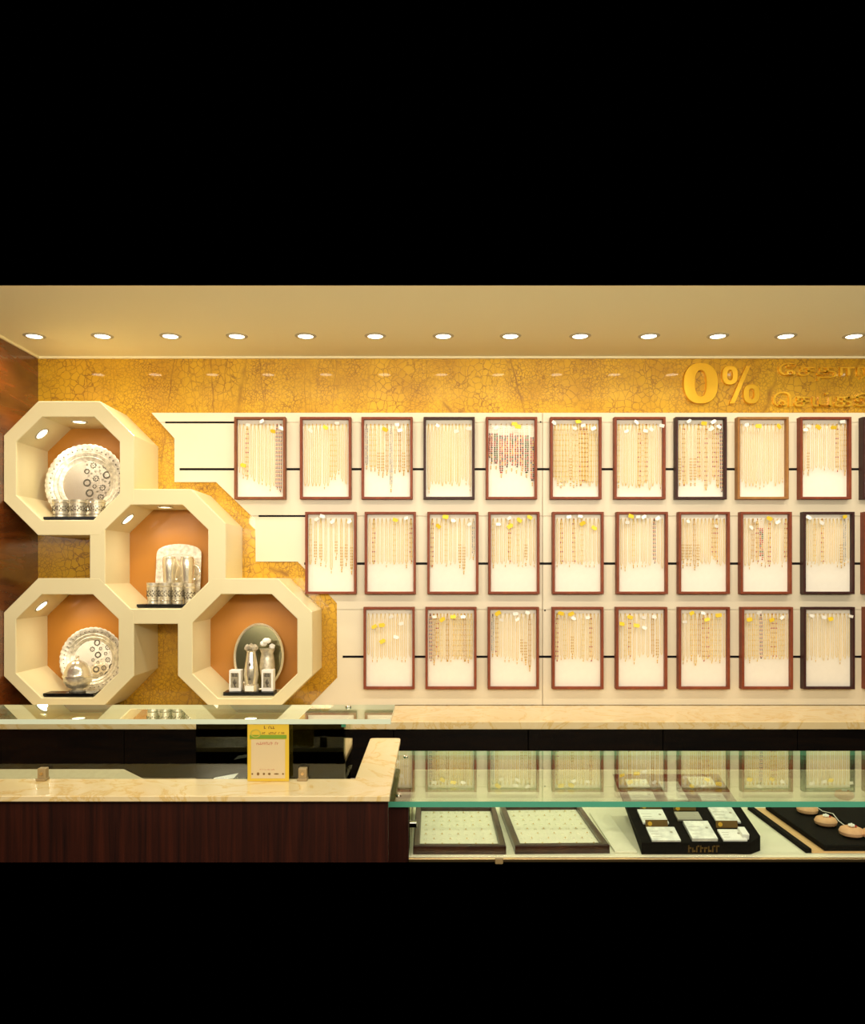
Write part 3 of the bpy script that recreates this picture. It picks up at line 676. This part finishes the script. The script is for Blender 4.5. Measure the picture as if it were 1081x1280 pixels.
# ------------------------------------------------------------ front left counter: marble L-shaped top on walnut front
MT = 1.007; MY = (EYE - MT) * F / (995 - CY); MB_ = MT - .0145
lc = thing('marble_counter', 'front counter with L-shaped cream marble top and dark walnut front', 'counter', (0, MY, MT))
xr = X(486.5, MY); ya = (EYE - MT) * F / (922.5 - CY); yb = (EYE - MT) * F / (973.5 - CY) ; xi = X(443.5, yb)
def lshape(inset, z):
    c = .012; i = inset
    pts = [(-2.0, MY + i), (xr - i, MY + i), (xr - i, ya - c), (xr - i - .003, ya - c*.4), (xr - i - c, ya - i), (xi + i + c, ya - i), (xi + i + .003, ya - c*.4), (xi + i, ya - c), (xi + i, yb - i + .0), (-2.0, yb - i)]
    return [(x, y - MY, z - MT) for x, y in pts]
rs = [lshape(.0015, MB_), lshape(0, MB_ + .0015), lshape(0, MT - .0015), lshape(.0015, MT)]
n = 10; mb = MB().add([v for r_ in rs for v in r_], [(k*n+i, k*n+(i+1) % n, (k+1)*n+(i+1) % n, (k+1)*n+i) for k in range(3) for i in range(n)] + [tuple(range(n))[::-1], tuple(3*n+i for i in range(n))])
mb.build('marble_top', M['marble'], lc)
cx0_ = X(483, 2.116); WYF = MY + .018; ZB = Z(1078, WYF)
MB().box(-2.0, xr - .004, .018, .036, ZB - MT, MB_ - MT - .0005).build('walnut_front', M['front'], lc)
MB().box(cx0_ - .014, cx0_ - .001, .0365, ya - MY - .03, ZB - MT, MB_ - MT - .0005).build('walnut_side', M['front'], lc)
MB().box(xi + .01, xi + .024, .16, ya - MY - .03, ZB - MT, MB_ - MT - .0005).build('inner_side', M['black'], lc)

# glass showcase standing on it
GZ = 1.171; GT = .013; GYF = (EYE - GZ) * F / (899 - CY); GYB = (EYE - GZ) * F / (881 - CY); PY = 2.125
gx = X(488.5, GYF)
gs = thing('glass_showcase', 'low clear glass showcase standing on the marble counter', 'showcase', (0, PY, MT))
def gtop(x0, x1, y0, y1, z0, z1, e): 
    mb = MB(); mb.box(x0, x1, y0, y1, z0, z1, 0)
    mb.m[-6:] = [1, 1, 1, 1, 0, 0]
    return mb
def slab(x0, x1, y0, y1, z0, z1):
    vs = [(x, y, z) for x in (x0, x1) for y in (y0, y1) for z in (z0, z1)]
    mb = MB(); mb.add(vs, [(0,2,6,4), (1,5,7,3)], 0); mb.add(vs, [(0,1,3,2), (4,6,7,5), (0,4,5,1), (2,3,7,6)], 1); 
    return mb
slab(-2.0, gx, GYF - PY, GYB - PY, GZ - GT - MT, GZ - MT).build('top_glass', [M['glass'], M['edge_pale']], gs)
sx = X(431.5, PY)
def pane(parent, x0, x1, y0, y1, z0, z1, mt='pane', name='glass_pane'):
    return MB().box(x0, x1, y0, y1, z0, z1).build(name, M[mt], parent)
gh = GZ - GT - MT - .0008
pane(gs, -2.0, sx, 0, .004, .0008, gh, name='front_pane')
pane(gs, sx - .004, sx, .006, GYB - PY - .012, .0008 - .01, gh, name='side_pane')
bx0 = X(246, 2.325)
pane(gs, bx0, sx - .006, .192, .196, -.08, gh - .001, 'tint', 'sliding_door')
for px, py, Y_ in ((435.5, 884, 0),):
    Yq = (EYE - GZ) * F / (py - CY)
    MB().lathe([(0, .0005), (.009, .0005), (.009, .004), (.006, .006), (0, .006)], 20).build('steel_stud', M['chrome'], gs, (X(px, Yq), Yq - PY - .004, GZ - MT), smooth=True)
MB().bbox(sx - .010, sx + .002, -.006, .008, gh - .012, gh - .0005, .001).build('corner_clip', M['edge_green'], gs)
for px, nm in ((50.5, 'left'), (377.5, 'right')):
    o = thing('glass_clamp', 'small tan clamp gripping the showcase glass, %s' % ('near the wooden wall' if nm == 'left' else 'right of the yellow notice'), 'clamp', (X(px, 2.10), PY, MT + .0003))
    MB().bbox(-.011, .011, -.020, -.0005, 0, .032, .002).bbox(-.013, .013, -.026, -.0005, 0, .006, .001).build('clamp_body', M['clampwood'], o)
    MB().lathe([(0, 0), (.004, 0), (.004, .003), (0, .003)], 14).build('screw', M['brass'], o, (0, -.020, .018), (R(90), 0, 0))
# cream riser inside the showcase
yR, zR = 2.36, Z(962.5, 2.36)
V = [(-2.0, 2.20, .90), (X(93, 2.2), 2.20, .90), (X(217, 2.36), 2.36, .90), (-2.0, 2.50, .90), (X(217, 2.36), 2.37, .90), (-2.0, yR, zR), (X(153, yR), yR, zR), (-2.0, yR + .01, zR), (X(153, yR), yR + .01, zR)]
V = [(x, y - 2.3, z - .90) for x, y, z in V]
o = MB().add(V, [(0,1,6,5), (1,2,6), (2,4,8,6), (5,6,8,7), (3,7,8,4), (0,5,7,3), (0,3,4,2,1)]).build('display_riser', M['riser'], None, (0, 2.3, .90))
tag(o, 'cream sloping display riser behind the left end of the glass showcase', 'riser')
o = MB().add([(0, 0, 0), (.065, 0, .012), (.065, .05, .012), (0, .05, 0), (0, 0, .0008), (.065, 0, .0128), (.065, .05, .0128), (0, .05, .0008)],
             [(0,1,2,3), (7,6,5,4), (0,4,5,1), (1,5,6,2), (2,6,7,3), (3,7,4,0)]).build('paper_sheet', M['white'], None, (X(262, 2.16), 2.16, MT - .019))
tag(o, 'white sheet of paper lying behind the showcase glass left of the yellow notice', 'paper')
# ledge under the paper and riser (staff side shelf)
MB().box(-2.0, xi + .008, .165, .60, .87 - MT, .898 - MT).build('inner_shelf', M['cabinet'], lc)

# yellow payment notice
n0, n1 = X(309, 2.095), X(361, 2.095); NW = n1 - n0; NH = .150
pn = thing('payment_notice', 'small yellow notice card standing on the marble before the glass', 'notice', (n0, 2.096, MT + .0005))
MB().bbox(0, NW, 0, .003, 0, NH, .001).build('card', M['posteryellow'], pn)
MB().box(.010, NW - .010, -.0006, -.0001, .008, NH - .040).build('cream_field', M['posterwhite'], pn)
MB().box(.006, NW - .006, -.0008, -.0001, NH - .038, NH - .028).build('green_band', M['postergreen'], pn)
def el(cx, cz, a, b, n=24): return [(cx + a*math.cos(2*math.pi*i/n), cz + b*math.sin(2*math.pi*i/n)) for i in range(n)]
mb = MB()
m1, m2 = el(.022, NH - .024, .014, .011), el(.022, NH - .024, .011, .008)
mb.add([(x, -.0012, z) for x, z in m1 + m2], [(i, (i+1) % 24, 24+(i+1) % 24, 24+i) for i in range(24)]); mb.build('round_emblem', M['acrylic'], pn)
scribble('header_print', NW*.40, NW*.67, NH - .012, NH - .004, -.0006, M['posterink'], pn, 5, 2)
scribble('title_print', NW*.36, NW*.90, NH - .026, NH - .020, -.0006, M['posterink'], pn, 14, 3)
scribble('red_print', NW*.22, NW*.80, NH - .054, NH - .046, -.001, M['posterpink'], pn, 13, 4)
scribble('small_print', NW*.30, NW*.66, .030, .033, -.001, M['posterpink'], pn, 16, 5)
mb = MB()
for k, (u, w_, h_) in enumerate(((.12, .004, .004), (.26, .006, .007), (.40, .005, .005), (.53, .006, .005), (.70, .011, .003), (.86, .004, .004))):
    mb.prism([(x, z) for x, z in el(NW*u, .020, w_/2*1.2, h_/2*1.2, 10)], -.0012, -.0007)
mb.build('icon_row', M['posterink'], pn)

# ------------------------------------------------------------ front right glass case
CZ = .949; CYF = (EYE - CZ) * F / (1002 - CY); CYB = (EYE - CZ) * F / (938.7 - CY); CT = .0148
DZ = .797; CRIGHT = 1.75
cx0 = X(483, CYF)
gc = thing('glass_counter_case', 'wide glass counter case with green-edged top and ivory deck', 'showcase', (0, CYF, DZ))
slab(cx0, CRIGHT, 0, CYB - CYF, CZ - CT - DZ, CZ - DZ).build('top_glass', [M['glass'], M['edge_green']], gc)
deckx0 = X(511, 2.14)
MB().box(deckx0, CRIGHT, .014, CYB - CYF - .01, -.012, 0).build('deck', M['pad'], gc)
MB().bbox(deckx0, CRIGHT, .002, .0135, Z(1078, CYF + .002) - DZ, Z(1073.5, CYF + .002) - DZ, .001).build('front_rail', M['brass'], gc)
pane(gc, deckx0 + .012, CRIGHT, .016, .020, .0005, CZ - CT - DZ - .0005, name='front_pane')
pane(gc, deckx0 + .002, deckx0 + .007, .016, CYB - CYF - .02, .0005, CZ - CT - DZ - .0005, name='side_pane')
MB().box(deckx0, CRIGHT, CYB - CYF - .025, CYB - CYF - .011, .0005, Z(963, 2.70) - DZ).build('back_panel', M['pad'], gc)
MB().box(cx0_ - .0006, deckx0 - .001, .02, .04, Z(1078, CYF + .02) - DZ, CZ - CT - DZ - .001).build('walnut_end', M['front'], gc)
cl = MB().bbox(deckx0 + .001, deckx0 + .022, .002, .0155, .082, .096, .002).build('pane_clip', M['chrome'], gc)
MB().bbox(X(618.5, 2.12), X(628.5, 2.12), -.006, .0015, -.012, .004, .002).build('lock', M['clampwood'], gc)
for px, py in ((498, 994), (507, 946)):
    Yq = (EYE - CZ) * F / (py - CY)
    MB().lathe([(0, .0005), (.008, .0005), (.008, .003), (.005, .005), (0, .005)], 18).build('steel_stud', M['chrome'], gc, (X(px, Yq), Yq - CYF, CZ - DZ), smooth=True)

# ring trays
def ring_tray(x0, x1, y0, y1, rz, lab):
    o = thing('ring_tray', lab, 'tray', (x0, y0, DZ + .0005), (0, 0, R(rz)), 'walnut ring trays in the glass case')
    w_, d_, h = x1 - x0, y1 - y0, .024; t = .017; mb = MB()
    def ring(i, z): return [(i, i, z), (w_ - i, i, z), (w_ - i, d_ - i, z), (i, d_ - i, z)]
    rs = [ring(0, 0), ring(0, h - .003), ring(.003, h), ring(t - .002, h), ring(t, h - .003), ring(t, 0)]
    mb.add([v for r_ in rs for v in r_], [(k*4+i, k*4+(i+1) % 4, ((k+1) % 6)*4+(i+1) % 4, ((k+1) % 6)*4+i) for k in range(6) for i in range(4)])
    mb.build('tray_rim', M['walnut'], o)
    p = MB().box(t + .0005, w_ - t - .0005, t + .0005, d_ - t - .0005, .001, .012).build('ivory_pad', M['pad'], o)
    mb = MB(); mb2 = MB()
    for i in range(9):
        for j in range(8):
            x = t + (w_ - 2*t) * (i + .7) / 9.4; y = t + (d_ - 2*t) * (j + .6) / 8.2
            mb.box(x - .005, x + .005, y - .0012, y + .0012, .012, .0155)
            if (i + j) % 2 == 0: mb2.octa((x, y - .002, .0165), .002, .002, .0022)
    mb.build('pad_slots', M['pad'], p)['kind'] = 'stuff'; mb2.build('nose_pins', M['golddeep'], p)['kind'] = 'stuff'
ring_tray(-.052, .198, 2.15, 2.52, 0, 'walnut ring tray with ivory pad beside the steel pane clip')
ring_tray(.222, .478, 2.152, 2.53, 1.5, 'walnut ring tray with ivory pad beside the black silver-card box')
o = thing('ivory_liner', 'plain ivory leatherette pad lying flat between ring tray and black box', 'pad', (.492, 2.16, DZ + .0004))
MB().bbox(0, .060, 0, .35, 0, .006, .0015).build('pad_board', M['pad'], o)

# black tilted box of silver cards
yA, yB2, zA, zB2 = 2.15, 2.50, .8285, .926
def tilt(px, py):                       # point on the tilted top seen at a pixel of the photograph
    k = (zB2 - zA) / (yB2 - yA); Y = (EYE - zA + k*yA) / ((py - CY)/F + k)
    return X(px, Y), Y, zA + k * (Y - yA)
bxl, bxr = .562, .893
bo = thing('silver_card_box', 'black sloping display box holding silver cards in rows', 'display box', (bxl, yA, DZ + .0005))
pts = [(bxl, yA), (X(938, yA), yA), (bxr, yA + .03), (bxr, yB2), (bxl, yB2)]
topz = lambda y: zA + (zB2 - zA) * (y - yA) / (yB2 - yA)
lo = [(x - bxl, y - yA, 0) for x, y in pts]; lo[4] = (lo[4][0] + .048, lo[4][1], 0); hi = [(x - bxl, y - yA, topz(y) - DZ - .0005) for x, y in pts]
MB().add(lo + hi, [(4,3,2,1,0), (5,6,7,8,9)] + [(i, (i+1) % 5, 5+(i+1) % 5, 5+i) for i in range(5)]).build('sloped_body', M['velvet'], bo)
mb = MB(); 
scribble('front_print', X(860, yA) - bxl, X(900, yA) - bxl, .006, .026, -.0006, M['plaque'], bo, 8, 6)
slope = math.atan2(zB2 - zA, yB2 - yA)
def card(pa, pb, name, mt, lab, h=.006, cat='silver card'):  # pa, pb: photo pixels of back-left and front-right corner on the slope
    a = Vector(tilt(*pa)); b = Vector(tilt(*pb))
    xL, xR = min(a.x, b.x), max(a.x, b.x)
    o = thing(name, lab, cat, (xL, b.y, b.z + .0006), (slope, 0, 0))
    ln = math.hypot(a.y - b.y, a.z - b.z)
    MB().bbox(0, xR - xL, 0, ln, .0003, h, .001).build('card_body', M[mt], o)
    mb = MB(); r = random.Random(int(pa[0]))
    if name != 'small_box':
        for i in range(3):
            yy = ln * (.25 + .2*i); mb.box(.006, (xR - xL) * r.uniform(.3, .6), yy, yy + .0012, h, h + .0003)
        mb.lathe([(0, h + .0004), (.004, h + .0004), (.004, h)], 14, ((xR - xL) * .8, ln*.6, 0)).build('print_marks', M['silverchain'], o)
    return o
card((807, 1036), (851, 1053), 'silver_card', 'silverpack', 'grey-white silver card at the front left of the black box')
card((853, 1030), (897, 1052.5), 'silver_card', 'silverpack', 'large silver card at the front middle of the black box', .010)
card((896, 1039), (934, 1052.5), 'silver_card', 'white', 'white card at the front right of the black box')
card((921, 1040), (936, 1050), 'small_box', 'white', 'small white cube box on the front right card', .016, 'box')
card((796, 1014), (836, 1031), 'silver_card', 'white', 'white card behind the left brown plaque in the black box')
card((842, 1017), (878, 1027), 'silver_card', 'silverchain', 'dull grey card behind the large middle silver card')
card((884, 1011), (926, 1030), 'silver_card', 'silverpack', 'bluish white card behind the right brown plaque in the black box')
card((784, 991), (820, 1002), 'silver_card', 'silverpack', 'silver card seen through the glass top, left column of the box')
card((823, 979), (860, 1002), 'silver_card', 'silverpack', 'long silver card seen through the glass top, middle column of the box')
card((872, 994), (908, 1003), 'silver_card', 'silverpack', 'silver card seen through the glass top, right column of the box')
card((781, 976), (812, 985), 'silver_card', 'white', 'white card at the back left of the black box')
card((858, 973), (895, 984), 'silver_card', 'white', 'white card at the back right of the black box')
def plaque(px0, px1, py, lab, h=.020):
    a = tilt(px0, py); b = tilt(px1, py)
    o = thing('brass_plaque', lab, 'plaque', (a[0], a[1], a[2] + .0006), (R(-12), 0, 0))
    MB().bbox(0, b[0] - a[0], 0, .003, .0005, h, .0008).build('plaque_body', M['plaque'], o)
    MB().lathe([(0, .0012), (.006, .0012), (.006, 0)], 16).build('gold_disc', M['signdim'], o, (.012, -.0001, h*.5), (R(90), 0, 0))
plaque(807, 835, 1034.5, 'small brown brass plaque standing in the left column of the box')
plaque(895, 922.5, 1035.5, 'small brown brass plaque standing in the right column of the box')
plaque(842, 870, 1014, 'small brown brass plaque standing in the middle column of the box', .014)
plaque(800, 827, 1011.5, 'small brown brass plaque just below the glass edge, left column', .014)

# black velvet pads with earring buns at the right
KX = lambda r_: r_ * (EYE - DZ)
o = thing('velvet_tray', 'tan display tray with thin black side lip under black velvet pads', 'tray', (KX(1.338), 2.16, DZ + .0005))
MB().bbox(0, .016, 0, .40, 0, .012, .001).build('black_lip', M['velvet'], o)
MB().box(.0165, .62, 0, .40, 0, .005).build('tan_base', M['tan'], o)
px1 = KX(1.338) + .050
o = thing('velvet_pad', 'thick black velvet pad with tan earring buns nearest the black box', 'pad', (px1, 2.158, DZ + .0062))
MB().bbox(0, .150, 0, .385, 0, .016, .003).build('pad_body', M['velvet'], o)
o = thing('velvet_pad', 'thick black velvet pad at the right edge behind the cord of pearls', 'pad', (px1 + .153, 2.158, DZ + .0062))
MB().bbox(0, .32, 0, .385, 0, .018, .003).build('pad_body', M['velvet'], o)
PT = DZ + .0222
def bun(px, py, s, lab, deco=True):
    Y = (EYE - PT - .012) * F / (py - CY)
    o = thing('earring_bun', lab, 'display cushion', (X(px, Y), Y, PT + .0004))
    MB().lathe([(0, 0), (.020*s, .0), (.029*s, .006), (.031*s, .014), (.027*s, .022), (.016*s, .027), (.006*s, .025), (0, .024)], 32).build('cushion', M['bun'], o, smooth=True)
    if deco:
        e = MB()
        for j in range(6): e.ball((.006*math.cos(j*1.05), .006*math.sin(j*1.05), .029*s), .0038)
        e.ball((0, 0, .031*s), .0045); e.build('pearl_flower', M['white'], o, smooth=True)
        MB().octa((.009, -.006, .028*s), .004, .004, .004).build('red_stone', M['red'], o)
    return o
bun(1009, 1012, 1.0, 'tan suede earring bun half under the green glass edge', False)
bun(1032, 1027, 1.0, 'tan suede earring bun with pearl flower, middle one of the front three')
bun(1064, 1040, 1.05, 'tan suede earring bun with pearl flower, nearest the front rail')
bun(1055, 994, .95, 'tan suede earring bun seen through the glass top at the right')
bun(1092, 1043, 1.0, 'tan suede earring bun cut off by the right edge of the photo')
def onpad(px, py, h=.002):
    Y = (EYE - PT - h) * F / (py - CY); return (X(px, Y), Y, PT + h)
o = MB().tube([onpad(1021, 1009), onpad(1028, 1014, .02), onpad(1041, 1017, .03), onpad(1048, 1026, .012), onpad(1056, 1032, .024)], .0012, 6).build('pearl_cord', M['white'])
tag(o, 'thin white cord strung between the tan earring buns', 'cord')
